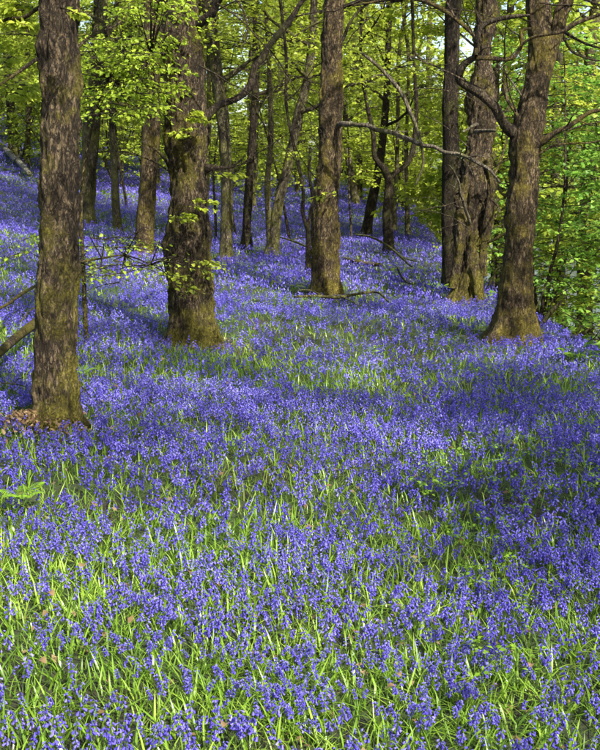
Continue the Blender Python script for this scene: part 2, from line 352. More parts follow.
def tree(name, trace, label, height, bark='bark', leaf='leaf', segs=32, step=.08, amp=.012, flare=.8, limbs=None, limbpx=(), seed=1, dY=0, stems=(), knob=0, cat='tree', hand=(), group=None, tangle=()):
    rg = np.random.default_rng(seed)
    base = hit(trace[0][0], trace[0][1]); Yb = base.y
    P, r = pxpath(trace, Yb, dY)
    bx = Vector((P[0].x + (P[0].x - P[1].x) * .2, Yb, base.z - .25)); P = [bx] + P; r = [r[0] * 1.02] + r
    root = thing(name, base, label, cat, group)
    grow_up(P, r, base.z + height, rg=rg)
    mb = MB(); tube(mb, P, r, segs, step, amp, flare, seed, knob=knob)
    for st in stems:
        ps, rs = pxpath(st, Yb); 
        if st[0][1] > st[-1][1] and st[-1][1] < 60: grow_up(ps, rs, base.z + height * .8, rg=rg)
        tube(mb, ps, rs, max(10, segs // 2), step, amp * .7, 0, seed + 5, knob=knob)
    link('trunk', mb.mesh('trunk', [M[bark]], True), root)
    for lp in limbpx:
        lm = lp.get('m', bark); mb = MB(); ps, rs = pxpath(lp['p'], Yb + lp.get('o', 0), lp.get('d', 0))
        p2, r2 = resample(ps, rs, .17); p2[1:-1] += rg.normal(0, .35, p2[1:-1].shape) * r2[1:-1, None] + rg.normal(0, .006, p2[1:-1].shape); r2 = r2 * rg.uniform(.86, 1.16, len(r2)); ps = [Vector(q) for q in p2]; rs = list(r2)
        for j in range(2, len(ps) - 1):     # side twigs
            if rg.random() < .38:
                q = ps[j]; dd = (ps[j + 1] - ps[j - 1]).normalized(); dd = (dd + Vector(rg.normal(0, .8, 3))).normalized(); l_ = rg.uniform(.15, .5); q1 = q + dd * l_ * .5; q2 = q1 + (dd + Vector(rg.normal(0, .4, 3))).normalized() * l_ * .5
                prisms(mb, [tuple(q), tuple(q1), tuple(q1)], [tuple(q1), tuple(q2), tuple(q1 + Vector(rg.normal(0, .1, 3)))], [min(.012, rs[j] * .5), min(.008, rs[j] * .35), .004], [min(.008, rs[j] * .35), .002, .001], 0)
        tube(mb, ps, rs, 10 if rs[0] > .03 else 6, .06, .004 if rs[0] > .03 else 0, 0, seed)
        o_ = link('branch', mb.mesh('branch', [M[lm]], True), root)
        if lp.get('label'): o_['label'] = lp['label']
    for (tx_, ty_, dxx, dyy, ln, dep) in tangle:
        mb = MB(); q0 = at(tx_, ty_, Yb + dep); stack = [(q0, Vector((dxx, rg.normal(0, .3), -dyy)).normalized(), ln, .012, 0)]
        while stack:
            q, d_, l_, r_, lv = stack.pop(); n_ = 6; r1 = r_
            for j in range(n_):
                d_ = (d_ + Vector(rg.normal(0, .16, 3))).normalized(); q1 = q + d_ * l_ / n_; r2 = r1 * .84; prisms(mb, [tuple(q)], [tuple(q1)], [r1], [r2], 0); q = q1; r1 = r2
                if lv < 3 and rg.random() < .62: stack.append((q.copy(), (d_ + Vector(rg.normal(0, .75, 3))).normalized(), l_ * .58, r1 * .65, lv + 1))
        link('twig_spray', mb.mesh('twig_spray', [M['twig']]), root)
    crown = MB()
    if limbs:
        for L in limbs: limb_set(root, P, r, bk := L['n'], base.z + L['z'][0], base.z + L['z'][1], L['len'], M[bark], rg, crown, L.get('per', 12), L.get('nl', 20), L.get('ls', .09), slope=L.get('slope', (.1, .8)), fine=L.get('fine', False), spl=L.get('spl', .9))
    for h in hand:   # sprays whose place can be read off the photo: (px, py, px length, direction sign, count, leaves, leaf size, dY)
        px, py, lp, sg, cnt, nl, ls, dy = h
        O = []; D = []
        for k in range(cnt):
            p_ = at(px + rg.normal(0, lp * .25), py + rg.normal(0, lp * .10), Yb + dy + rg.uniform(-.35, .35)); O.append(p_); D.append((sg * rg.uniform(.5, 1.), rg.normal(0, .5), rg.uniform(-.15, .2)))
        sprays(crown, O, D, lp * Yb / FPX * rg.uniform(.35, .65, cnt), nl, ls, rg=rg, fine=True)
    if crown.n: link('crown', crown.mesh('crown', [M[leaf], M['twig']]), root)
    HERO[seed] = (root, Yb, P, r)
    return root, Yb

upper = dict(n=9, z=(5.5, 13), len=3.6, per=11, nl=24, ls=.13, spl=1.0)
tree('oak_tree', [(88,421,48),(89,403,39),(90,370,36),(91,320,34),(92,270,33),(94,220,32),(95,150,33),(94,100,32),(94,50,32),(93,0,31)],
     'nearest mossy trunk at the left edge, with black stains down its bark', 14, seed=1, segs=72, step=.045, amp=.034,
     limbs=[dict(upper, n=8)],
     limbpx=[dict(p=[(80,57,3.5),(73,62,3.2),(62,67.5,3),(50,70,2.6),(36,73,2),(20,80,1.5)], d=.4), dict(p=[(80,101,4),(77,103,3.6),(63,113,3),(50,121,2.4),(38,130,2),(22,134,1.2)], d=-.3),
             dict(p=[(108,94,3),(111,92,2.6),(120,86,2.2),(128,81,2),(140,76,1.5),(152,66,1)], d=.5)],
     hand=[(52,75,40,1,5,34,.05,.3),(60,60,30,-1,5,34,.05,.4),(55,130,40,1,5,30,.05,.6),(92,62,30,1,3,30,.045,-.3),(40,40,60,1,8,34,.05,.4),(30,110,50,-1,7,34,.05,.4),(110,30,60,1,7,34,.05,.3)])
tree('oak_tree', [(206,349,48),(206,335,40),(205,280,37),(204,220,36),(203,190,33),(201,140,32),(197,50,32),(195,0,32)],
     'broadest trunk left of centre with mossy bark and a long dark limb rising right', 16, seed=2, tangle=[(272,93,.6,.6,1.2,.5),(255,125,.3,.9,1.2,.4),(291,69,.9,-.1,1.1,.5),(241,197,.8,-.3,1,-.3),(188,200,-.9,-.5,1.1,-.2),(229,56,.8,.3,1.1,-.4),(215,110,.7,.4,1,-.4)], segs=72, step=.045, amp=.038, knob=.1,
     limbs=[dict(upper, z=(7.5, 15))],
     limbpx=[dict(p=[(210,166,9),(220,152,8),(233,143,7),(244,137,6.5),(255,125,7),(264,112,6),(272,93,5.5),(283,80,5),(291,69,5),(300,58,4.5),(318,30,4),(335,5,3)], d=.5, m='bark_dark', label='long dark limb curving up to the right'),
             dict(p=[(210,80,8),(214,75,7.5),(222,66,7),(229,56,6),(238,38,5),(244,10,3)], d=-.5, m='bark_dark'),
             dict(p=[(215,200,7),(222,198,5),(232,198,3.5),(241,197,2.5),(250,190,1.5)], d=-.3, m='bark_dark'),
             dict(p=[(190,198,6),(184,190,3),(176,180,2),(165,176,1.2)], d=-.3),
             dict(p=[(243,50,2),(252,62,1.6),(256,80,1.4),(250,95,1)], o=.3)],
     hand=[(212,228,26,1,4,16,.055,-.7),(196,240,26,1,4,16,.055,-.7),(180,290,50,1,4,18,.055,-.8),(222,280,30,1,3,16,.055,-.6),(205,150,24,1,5,24,.05,-.5),(208,165,24,-1,4,20,.05,-.5),(240,200,30,1,3,14,.06,-.4)])
tree('beech_tree', [(322,308,30),(322,298,26),(322,260,23),(323,220,22),(326,190,19),(327,140,19),(327,100,18),(329,50,17),(331,0,16)],
     'straight single trunk in the centre standing alone among the bluebells', 17, seed=3, tangle=[(317,210,-.7,-.6,1.3,-.3),(318,150,-.8,-.4,1.4,.3),(338,95,.8,-.7,1.5,.4),(360,55,.8,.3,1.2,-.5),(440,190,.8,.6,.8,-2)], segs=60, step=.045, amp=.03, bark='bark_warm',
     limbs=[dict(upper, z=(8, 16))],
     limbpx=[dict(p=[(330,162,5),(336,160.5,4.6),(345,159.5,4.2),(358,161,4),(380,167,4),(403,177,3.8),(425,182,3.5),(443,188,3),(460,198,2.5),(472,210,1.8)], d=-2.2, m='dead', label='pale bare limb sweeping right and down'),
             dict(p=[(333,60,3),(352,54,3),(367,54,3.2),(380,52.5,3.4),(402,50,3),(430,44,2)], d=-1, m='bark_dark'),
             dict(p=[(334,92,3),(342,74,2.6),(350,63,2),(360,55,1.4)], d=.6, m='bark_dark')],
     hand=[(310,185,30,-1,4,20,.07,.5),(342,105,40,1,7,24,.07,.4),(320,220,30,-1,3,14,.07,-.5)])
tree('oak_tree', [(430,303,18),(429,290,15),(429,260,14),(430,220,16),(430,190,16),(429,150,13),(430,100,12),(432,50,13),(434,0,12)],
     'dark upright trunk touching the left side of the gnarled hollow tree', 16, seed=4, segs=40, step=.06, amp=.014, bark='bark_dark', flare=.3,
     limbs=[dict(upper, z=(8, 15), n=7)])
tree('hollow_tree', [(435,314,18),(437,302,15),(441,290,20),(445,270,20),(447,240,22),(450,215,25),(453,180,22),(456,140,20),(458,100,16),(460,50,14),(463,0,12)],
     'gnarled split trunk with a dark hollow at its foot, left of the forked tree', 14, seed=5, segs=64, step=.04, amp=.04, bark='bark', knob=.45, flare=.5, dY=.5, tangle=[(445,180,-.8,-.6,1.2,-.5),(462,200,.7,-.5,1.2,-.4),(458,120,.8,-.5,1.3,0),(450,140,-.8,-.4,1.3,-.3),(446,250,-.8,-.5,1.0,-.5),(463,250,.9,-.2,1,-.3),(440,225,-.9,.2,.9,-.5)],
     stems=[[(453,315,12),(452,302,9),(450,290,12),(449,275,13),(450,255,10)], [(456,290,8),(457,270,9),(461,240,10),(464,215,8),(462,190,7)], [(430,300,6),(434,285,8),(438,262,8),(437,235,9),(444,205,9)], [(444,316,9,.35),(444,300,9,.35),(446,285,8,.3)], [(436,232,5,-.25),(434,222,6,-.3),(438,212,7,-.15)]],
     limbs=[dict(upper, z=(7, 13), n=6)],
     limbpx=[dict(p=[(452,160,3),(449,161,2.5),(440,166,1.6)], d=-.4, m='dead'), dict(p=[(450,166,4),(456,165,3.6),(462,165,3),(468,165,2.5)], d=-.5, m='dead'),
             dict(p=[(446,245,3),(440,225,2.2),(434,205,1.6),(428,195,1)], d=-.8, m='dead'), dict(p=[(462,220,3),(470,232,2),(468,240,1.4)], d=-.4),
             dict(p=[(458,262,3),(468,258,2.4),(478,252,1.6),(486,250,1)], d=-.3), dict(p=[(455,225,3),(470,195,2),(478,170,1.4)], d=.3)])
tree('forked_tree', [(482,346,46),(483,333,37),(485,300,27),(487,267,26),(490,230,25),(492,200,24),(493,175,27),(496,160,26),(500,140,22),(504,123,20),(505,90,19),(503,50,18),(500,0,17)],
     'tall forked trunk at the right with a crooked limb reaching left', 15, seed=6, segs=68, step=.045, amp=.03, bark='bark_warm',
     tangle=[(452,88,-.8,-.7,1.1,-.6),(441,122,-1,-.3,1.1,-.6),(476,105,-.2,-1,.8,-.5),(458,76,-.5,-1,.8,-.5),(490,85,-.7,-.6,.8,-.5),(526,79,.9,-.5,1.2,-.3),(530,165,.9,-.2,1.1,0),(505,55,.9,.1,1.3,-.2),(433,68,-.6,-.8,.9,-.3),(486,150,-.6,-.8,.9,-.3)],
     stems=[[(499,158,14),(503,142,13),(508,127,12),(513,110,11),(518,88,10.5),(523,68,10.5),(529,50,11),(540,0,10)]],
     limbs=[dict(upper, z=(6.5, 14))],
     limbpx=[dict(p=[(490,168,12),(484,163,10),(478,158,9),(466,145,8),(452,132,7.5),(441,125,7.5),(437,118,7),(441,110,6),(450,103,6),(452,95,5),(452,85,4.5),(458,76,4),(470,70,3.5),(485,67,3),(497,66,2)], d=-.8, m='twig', label='crooked elbowed limb with a mossy top, coloured lighter as if sunlit'),  # lighter wood colour stands in for sunlight on top of this limb
             dict(p=[(451,103,4),(462,104,4),(476,105,4.2),(485,100,4),(490,90,3.5),(491,80,3),(498,77.5,2)], o=-.5),
             dict(p=[(490,92,2),(499,86,2.4),(510,83,2.6),(526,79,3),(549,69,3),(575,58,2.2)], o=-.55, d=-.3),
             dict(p=[(451,101,3.5),(450,88,4),(445,80,4),(433,68,4),(420,59,3.8),(405,53,3.2),(385,52,3),(365,54,2.5),(345,58,1.5)], o=-.55, d=.8),
             dict(p=[(486,152,3),(484,148,3),(477,137,2.6),(475,124,2.2),(475,112,1.6)], o=-.3), dict(p=[(490,135,1.6),(480,120,1.4),(470,108,1)], o=-.3, m='dead'),
             dict(p=[(497,188,8),(503,180,8),(509,174,6),(517,167,5),(528,162,4.2),(549,151,3.4),(575,139,2)], d=-.4),
             dict(p=[(500,190,4),(507,185,2.6),(517,179,2.2),(532,177,1.8),(548,176,1.4),(570,172,1)], d=-.3),
             dict(p=[(520,72,3),(535,85,2.4),(549,92,2),(565,96,1.4)], m='bark_dark'), dict(p=[(525,50,3),(538,50,2.4),(549,54,2),(566,60,1.2)], m='bark_dark', o=-.3),
             dict(p=[(524,80,2),(532,95,1.8),(545,103,1.6),(562,106,1)], m='bark_dark')],
     hand=[(545,115,40,1,5,24,.045,.8),(530,140,30,1,4,24,.045,.6)])
# middle-distance trees whose trunks can be followed in the photo
mid = dict(n=9, z=(2.8, 9.0), len=2.9, per=14, nl=30, ls=.10, spl=1.0)
def midtree(trace, label, height, seed, **kw):
    kw.setdefault('bark', 'bark_far'); kw.setdefault('limbs', [dict(mid)])
    return tree(kw.pop('name', 'woodland_tree'), trace, label, height, seed=seed, segs=18, step=.15, amp=kw.pop('amp', .018), **kw)
midtree([(117,247,15),(118,230,12.5),(119,200,13),(121,166,14),(124,130,13),(127,90,12),(129,50,11),(130,0,10)], 'pale ribbed trunk just right of the nearest trunk, up on the slope', 14, 21)
midtree([(144,254,9),(143,240,7.5),(141,210,6.5),(140,180,6.5),(139,150,6),(138,115,6),(136,95,7),(132,50,5),(130,0,4)], 'slim trunk forking high up, between the pale ribbed trunk and the broadest one', 14, 22, stems=[[(137,98,5),(140,80,4.5),(143,55,4),(146,10,3)]])
midtree([(166,273,18),(166,262,15.5),(168,230,15),(171,190,16),(172,150,15),(172,100,13),(172,50,12),(171,0,11)], 'moss-covered trunk close behind the left side of the broadest trunk', 15, 23, bark='bark_warm', limbs=[dict(mid, z=(2.6, 9), n=9, per=9)])
midtree([(237,278,13),(237,262,11),(237,240,10.5),(237,200,10),(233,150,10),(226,100,11),(222,50,12),(219,0,11)], 'trunk leaning left just right of the broadest trunk', 15, 24)
midtree([(254,267,10),(254,255,8),(255,230,7.5),(257,200,6.5),(260,160,6),(262,120,6),(262,60,5),(263,0,5)], 'slender dark trunk between the left-leaning trunk and the paired stems', 13, 25, bark='bark_dark')
midtree([(276,272,12),(278,255,9.5),(281,230,8.5),(290,195,8),(299,150,7.5),(307,120,7),(311,80,6.5),(312,50,6),(313,0,5)], 'trunk leaning right with a second thin stem beside it, left of the centre trunk', 14, 26, stems=[[(274,268,5),(273,240,5),(272,210,5),(275,170,5),(274,120,4),(270,50,3)]])
midtree([(357,257,10),(358,245,8.5),(362,226,8),(366,206,8),(370,180,7),(374,140,6),(376,90,5),(377,40,5)], 'thin trunk leaning right, first one right of the centre trunk', 13, 27, bark='bark_dark')
midtree([(376,271,11),(376,260,8.5),(375,240,8.5),(376,220,7.5),(376,206,8),(371,197,5),(364,188,4),(363,170,4),(357,140,3),(352,100,3)], 'dark slim tree with a wide Y fork, right of the centre trunk', 11, 28, bark='bark_dark',
        stems=[[(377,206,6),(382,201,5),(392,194,4.5),(397,180,4),(400,150,3.5),(398,110,3),(396,50,2.5)]], limbs=[dict(mid, z=(3.5, 8), n=5)])
midtree([(393,258,5),(392,240,4),(392,220,3.5),(391,190,3.5),(392,150,3),(393,100,3)], 'very thin stem between the Y-forked tree and the far pale trunk', 10, 29, bark='bark_far', limbs=[dict(mid, z=(3.5, 8), n=4, len=2)])
midtree([(410,245,7),(409,230,5.5),(409,210,5.2),(409,180,5),(410,140,5),(411,90,4.5),(412,40,4)], 'far pale trunk just left of the dark upright trunk', 14, 30)
midtree([(381,253,4.5),(381,240,4),(381,220,4),(383,200,3.5),(384,160,3),(385,100,3)], 'pale thin stem half hidden behind the Y-forked tree', 10, 31, limbs=[dict(mid, z=(4, 8), n=3)])
midtree([(307,289,6),(307,275,5),(307,250,4.5),(304,242,3.5),(302,234,3.5),(303,222,3),(300,200,3),(293,170,2.8),(288,140,2.5),(288,100,2.5)], 'crooked dark sapling hugging the left side of the centre trunk', 7, 32, bark='bark_dark', amp=0,
        stems=[[(307,250,3.5),(309,236,3),(311,222,3),(308,205,2.5),(309,180,2.2)]], limbs=[dict(mid, z=(2.5, 6.5), n=4, len=1.4, per=6, ls=.08)], flare=.2, name='sapling')
midtree([(219,262,6),(219,240,5),(220,200,5),(222,150,4)], 'thin grey stem seen against the right edge of the broadest trunk', 11, 33, limbs=[dict(mid, z=(3.5, 8), n=4)])
midtree([(66,196,5),(66,180,4.5),(67,140,4),(66,90,4),(66,40,4)], 'slim tree high on the slope at the far left', 12, 34, limbs=[dict(mid, z=(1.6, 9), n=8)])

# ------------------------------------------------------------------ saplings (leafy understorey)
def sapling(x, y, h, label, seed, leaf='leaf_g', n=9, spread=1.3, nl=22, ls=.07, stems=1, group=None, z0=.25):
    rg = np.random.default_rng(seed); z = gz(x, y); root = thing('sapling', (x, y, z), label, 'sapling', group); crown = MB()
    for s in range(stems):
        q = np.array([x + rg.normal(0, .12) * (s > 0), y + rg.normal(0, .12) * (s > 0), z - .1]); P = [q.copy()]; d = np.array([rg.normal(0, .12), rg.normal(0, .12), 1.])
        for k in range(6): q = q + d * h / 6; P.append(q.copy()); d = d + np.array([*rg.normal(0, .09, 2), 0])
        r = [.035 * h / 5 * (1 - .14 * k) for k in range(7)]; mb = MB(); Pn, _ = tube(mb, P, r, 6, .25); link('trunk', mb.mesh('trunk', [M['twig']], True), root)
        m_ = n * 4; t = rg.uniform(z0, 1, m_); o = Pn[(t * (len(Pn) - 1)).astype(int)]; a = rg.uniform(0, 6.28, m_)
        D = np.stack([np.cos(a), np.sin(a), rg.uniform(-.1, .35, m_)], -1); off = rg.uniform(.05, 1, (m_, 1)) * spread * (1.15 - .6 * t[:, None])
        prisms(crown, o, o + D * off, np.full(m_, .008), np.full(m_, .004), 1)
        sprays(crown, o + D * off, D, rg.uniform(.4, .8, m_) * spread * .7, nl, ls, rg=rg)
    link('crown', crown.mesh('crown', [M[leaf], M['twig']]), root); return root
sap = [(4.6,13.2,4.6,'leafy sapling on the bank directly right of the forked tree','leaf_g'),(5.0,16.5,5.6,'taller leafy sapling behind the first one on the right bank','leaf_g'),
       (6.0,18.5,6.2,'green sapling by the water seen through the gap right of the forked tree','leaf_g'),(4.1,17.5,5.2,'leafy sapling filling the gap between the hollow tree and the forked tree','leaf_g'),
       (6.8,21,7,'dense green sapling farthest to the right above the water','leaf_g'),(5.3,23.5,6.5,'yellowish sapling behind the hollow tree on the bank','leaf'),
       (4.7,11.2,3.0,'low bushy sapling at the right margin on the bank','leaf_g'),(7.4,16,6.5,'tall green sapling at the right margin','leaf_g')]
for i, (x, y, h, lb, lf) in enumerate(sap): sapling(x, y, h, lb, 60 + i, lf, n=16, spread=1.25, nl=28, ls=.085, stems=2, z0=.18)
und = [(228,262,5.2,'light green sapling right behind the left-leaning trunk'),(246,258,4.8,'sapling with layered pale leaves beside the slender dark trunk'),(292,262,5.5,'sapling with bright leaves between the paired stems and the centre trunk'),
       (190,250,5.6,'sapling behind the mossy-leaved trunk left of the broadest trunk'),(345,262,4.6,'small sapling with yellow-green leaves right of the centre trunk'),(402,236,6.0,'sapling beyond the Y-forked tree'),
       (152,232,6.0,'sapling on the slope right of the slim forking trunk'),(98,205,6.5,'sapling high on the slope beside the nearest trunk')]
for i, (px, py, h, lb) in enumerate(und):
    g = hit(px, py); sapling(g.x, g.y, h, lb, 90 + i, 'leaf', n=14, spread=1.45, nl=22, ls=.10, z0=.30)
# bright sprays hanging between the two nearest trunks, from a limb of a hazel that stands behind the nearest trunk
def spray_branch(name, label, Yd, path, groups, seed, ls=.043, leaf='leaf_hazel', hangs=True, cat='tree'):
    rg = np.random.default_rng(seed); base = hit(path[0][0], path[0][1]) if hangs is False else None
    P, r = pxpath(path, Yd); g0 = Vector((P[0].x, P[0].y, gz(P[0].x, P[0].y)))
    if hangs: P = [g0 - Vector((0, 0, .1)), g0 * .5 + P[0] * .5] + P; r = [r[0] * 1.4, r[0] * 1.2] + r
    root = thing(name, g0, label, cat); mb = MB(); tube(mb, P, r, 7, .12); link('trunk', mb.mesh('trunk', [M['bark']], True), root); crown = MB()
    for (px, py, wpx, hpx, cnt, nl) in groups:
        O = []; D = []
        for k in range(cnt):
            O.append(at(px + rg.uniform(-.5, .5) * wpx, py + rg.uniform(-.5, .5) * hpx, Yd + rg.uniform(-.7, .9))); a = rg.uniform(0, 6.28); D.append((math.cos(a), math.sin(a) * .7, rg.uniform(-.15, .15)))
        O = np.array([tuple(o_) for o_ in O]); Pn = np.array([tuple(p_) for p_ in P[2:]])
        j = np.argmin(np.linalg.norm(O[:, None] - Pn[None], axis=2), axis=1); prisms(crown, Pn[j], O, np.full(cnt, .009), np.full(cnt, .004), 1)
        sprays(crown, O, D, rg.uniform(.3, .55, cnt), nl, ls, rg=rg, fine=True)
    link('crown', crown.mesh('crown', [M[leaf], M['twig']]), root)
spray_branch('hazel_bush', 'bright yellow-green hazel sprays hanging between the two thickest left trunks', 10.6,
             [(112,232,3.2),(116,190,3),(124,150,2.6),(136,120,2.2),(152,105,1.8),(172,100,1.2)],
             [(140,92,56,26,27,36),(150,122,62,24,32,36),(120,106,40,20,15,32),(160,136,44,16,16,32),(135,145,50,14,10,28),(165,60,50,24,14,34),(180,88,30,22,9,32)], 150)
spray_branch('hazel_bush', 'low thin hazel twigs with small leaves in front of the bluebells beside the nearest trunk', 10.2,
             [(100,285,2.4),(112,278,2),(130,275,1.8),(150,272,1.5),(172,280,1)],
             [(90,262,50,16,5,13),(138,272,70,20,11,13),(170,282,50,18,8,13),(150,256,60,10,4,11),(120,290,50,16,5,11)], 151, ls=.04)

# ------------------------------------------------------------------ trees of the wood farther off
FARL = 'leafy tree of the distant wood, its crown merging with its neighbours'
rgf = np.random.default_rng(77); spots = []
def try_spot(x, y, dmin):
    for (a, b_) in spots:
        if (a - x) ** 2 + (b_ - y) ** 2 < dmin ** 2: return False
    spots.append((x, y)); return True
k = 0
while len(spots) < 44 and k < 4000:
    k += 1; y = rgf.uniform(30, 78); x = rgf.uniform(-.42, .50) * y + rgf.uniform(-2, 2)
    if 7.2 < x < 24.5: continue
    px = 300 + x / y * 900
    if y < 36 and 250 < px < 430: continue
    try_spot(x, y, 3.6 + .02 * y)
def far_variant(v):
    rgi = np.random.default_rng(500 + v); h = rgi.uniform(11, 14); rb = rgi.uniform(.13, .26); P = [Vector((0, 0, -.3))]; q = P[0].copy(); dx = rgi.normal(0, .08); r = [rb * 1.25]
    for s in range(7): q = q + Vector((dx + rgi.normal(0, .08), rgi.normal(0, .08), h / 7)); P.append(q.copy()); r.append(rb * (1 - .11 * s))
    mb = MB(); crown = MB(); tube(mb, P, r, 10, .5, .03, .4, v)
    limb_set(None, P, r, 12, 2.4, h, 3.0, None, rgi, crown, 17, 34, .18, parts=False, join=mb, spl=1.25)
    t_ = mb.mesh('trunk', [M['bark_far']], True); c_ = crown.mesh('crown', [M['leaf_far'] if v % 3 else M['leaf'], M['twig']]); t_['local'] = 1; c_['local'] = 1; return t_, c_
def bush_variant(v):
    rgi = np.random.default_rng(560 + v); mb = MB(); crown = MB()
    for k in range(4):
        a = rgi.uniform(0, 6.28); h = rgi.uniform(2.4, 4.6); P = [Vector((0, 0, -.2))]; d = np.array([math.cos(a) * .4, math.sin(a) * .4, 1]); q = np.array([0, 0, -.2])
        for s in range(5): q = q + d * h / 5; P.append(Vector(q)); d = d + rgi.normal(0, .12, 3) * [1, 1, .2]
        Pn, _ = tube(mb, P, [.04, .035, .03, .022, .015, .008], 6, .4); m_ = 22; t = rgi.uniform(.25, 1, m_); o = Pn[(t * (len(Pn) - 1)).astype(int)]; aa = rgi.uniform(0, 6.28, m_)
        D = np.stack([np.cos(aa), np.sin(aa), rgi.uniform(-.1, .3, m_)], -1); off = rgi.uniform(.1, 1.1, (m_, 1)); prisms(crown, o, o + D * off, np.full(m_, .01), np.full(m_, .005), 1)
        sprays(crown, o + D * off, D, rgi.uniform(.6, 1.1, m_), 20, .15, rg=rgi)
    t_ = mb.mesh('stems', [M['twig']], True); c_ = crown.mesh('foliage', [M['leaf_far'] if v % 2 else M['leaf'], M['twig']]); t_['local'] = 1; c_['local'] = 1; return t_, c_
def place_copy(var, nm, parts, x, y, label, cat, group, sc0, sc1):
    root = thing(nm, (x, y, gz(x, y)), label, cat, group); root.rotation_euler.z = rgf.uniform(0, 6.28); s_ = rgf.uniform(sc0, sc1); root.scale = (s_, s_, s_)
    for pn, me in zip(parts, var): o_ = bpy.data.objects.new(pn, me); C.objects.link(o_); o_.parent = root
FV = [far_variant(v) for v in range(9)]; BV = [bush_variant(v) for v in range(6)]
for i, (x, y) in enumerate(spots): place_copy(FV[i % 9], 'woodland_tree', ('trunk', 'crown'), x, y, FARL, 'tree', 'trees of the distant wood', .85, 1.15)
GAPS = [(43, 88, 'left of the nearest trunk'), (88, 206, 'between the nearest and the broadest trunk'), (206, 322, 'between the broadest and the centre trunk'), (322, 430, 'between the centre and the dark upright trunk'), (430, 485, 'between the dark upright trunk and the forked tree'), (485, 557, 'right of the forked tree')]
ORD = ['leftmost', 'second from left', 'third from left', 'fourth from left', 'fifth from left', 'sixth from left', 'seventh from left', 'eighth from left', 'ninth from left', 'tenth from left', 'eleventh from left', 'twelfth from left', 'thirteenth from left', 'fourteenth from left', 'fifteenth from left']
def rank_labels(nm, noun):
    L = [o for o in C.objects if o.parent is None and o.name.split('.')[0] == nm and o.get('group')]
    px = {o: 300 + o.location.x / o.location.y * 900 for o in L}
    for a, b_, g_ in GAPS:
        for o, w_ in zip(sorted([o for o in L if a <= px[o] < b_], key=lambda o: px[o]), ORD): o['label'] = '%s distant %s %s' % (w_, noun, g_)
    for o in L:
        if not 43 <= px[o] < 557: o['label'] = 'distant %s standing just outside the %s edge of the picture' % (noun, 'left' if px[o] < 300 else 'right')
rank_labels('woodland_tree', 'tree')
n0 = len(spots); spots = []; k = 0
while len(spots) < 46 and k < 6000:
    k += 1; y = rgf.uniform(38, 74); x = rgf.uniform(-.40, .42) * y + rgf.uniform(-2, 2); px = 300 + x / y * 900
    if 7.4 < x < 24.5 or (y < 40 and 240 < px < 440) or (y < 50 and px < 240 and rgf.random() < .8): continue
    try_spot(x, y, 2.4)
for i, (x, y) in enumerate(spots): place_copy(BV[i % 6], 'hazel_bush', ('stems', 'foliage'), x, y, 'leafy hazel bush in the distant wood', 'bush', 'hazel bushes of the distant wood', .8, 1.3)
rank_labels('hazel_bush', 'hazel bush')
for i, (x, y, s_, lb) in enumerate([(4.3, 12.2, .34, 'low green shrub on the bank just right of the forked tree'), (4.9, 13.4, .45, 'round leafy shrub behind the lowest bank shrub at the right margin'), (5.6, 15.0, .6, 'larger leafy shrub at the right margin on the bank'), (4.6, 15.4, .45, 'leafy shrub behind the forked tree on the bank'),
        (4.2, 18.5, .55, 'leafy shrub on the bank between the hollow tree and the forked tree'), (6.4, 17.5, .75, 'tall leafy shrub by the water right of the forked tree'), (7.2, 21.5, .95, 'highest leafy shrub by the water at the right margin')]):
    place_copy(BV[i % 6], 'bank_shrub', ('stems', 'foliage'), x, y, lb, 'shrub', None, s_, s_)
# trees along the river bank at the right
for i, (x, y, lb) in enumerate([(6.6, 24, 'leafy riverside tree right behind the forked tree'), (5.6, 29, 'riverside tree beyond the hollow tree'), (7.0, 33, 'tall riverside tree in the gap right of the hollow tree'), (7.1, 19.5, 'riverside tree nearest the right margin'), (7.0, 42, 'far riverside tree over the water'), (6.9, 27, 'riverside tree between the forked tree and the right margin')]):
    place_copy(FV[(i * 2 + 1) % 9], 'riverside_tree', ('trunk', 'crown'), x, y, lb, 'tree', None, .8, 1.0)
# the wood behind the farthest trees: no trunk can be told apart there
mb = MB(); rgw = np.random.default_rng(9); kk = 5000
a = rgw.uniform(-.55, .55, kk); y = rgw.uniform(78, 120, kk); x = np.tan(a) * y; keep = np.ones(kk, bool)
z = ground(x, y) + rgw.uniform(.5, 15, kk); ang = rgw.uniform(0, 6.28, kk)
sprays(mb, np.stack([x, y, z], -1), np.stack([np.cos(ang), np.sin(ang), rgw.uniform(-.1, .4, kk)], -1), rgw.uniform(1.2, 2.2, kk), 14, .34, twigs=False, rg=rgw)
tx = np.tan(rgw.uniform(-.5, .5, 160)); ty = rgw.uniform(80, 118, 160); tx = tx * ty; tz = ground(tx, ty)
prisms(mb, np.stack([tx, ty, tz - .3], -1), np.stack([tx + rgw.normal(0, .8, 160), ty, tz + 14], -1), np.full(160, .26), np.full(160, .1), 1)
tag(link('distant_woodland', mb.mesh('distant_woodland', [M['leaf_far'], M['bark_far']])), 'mass of spring foliage closing the view behind the last trunks', 'woodland', kind='stuff')
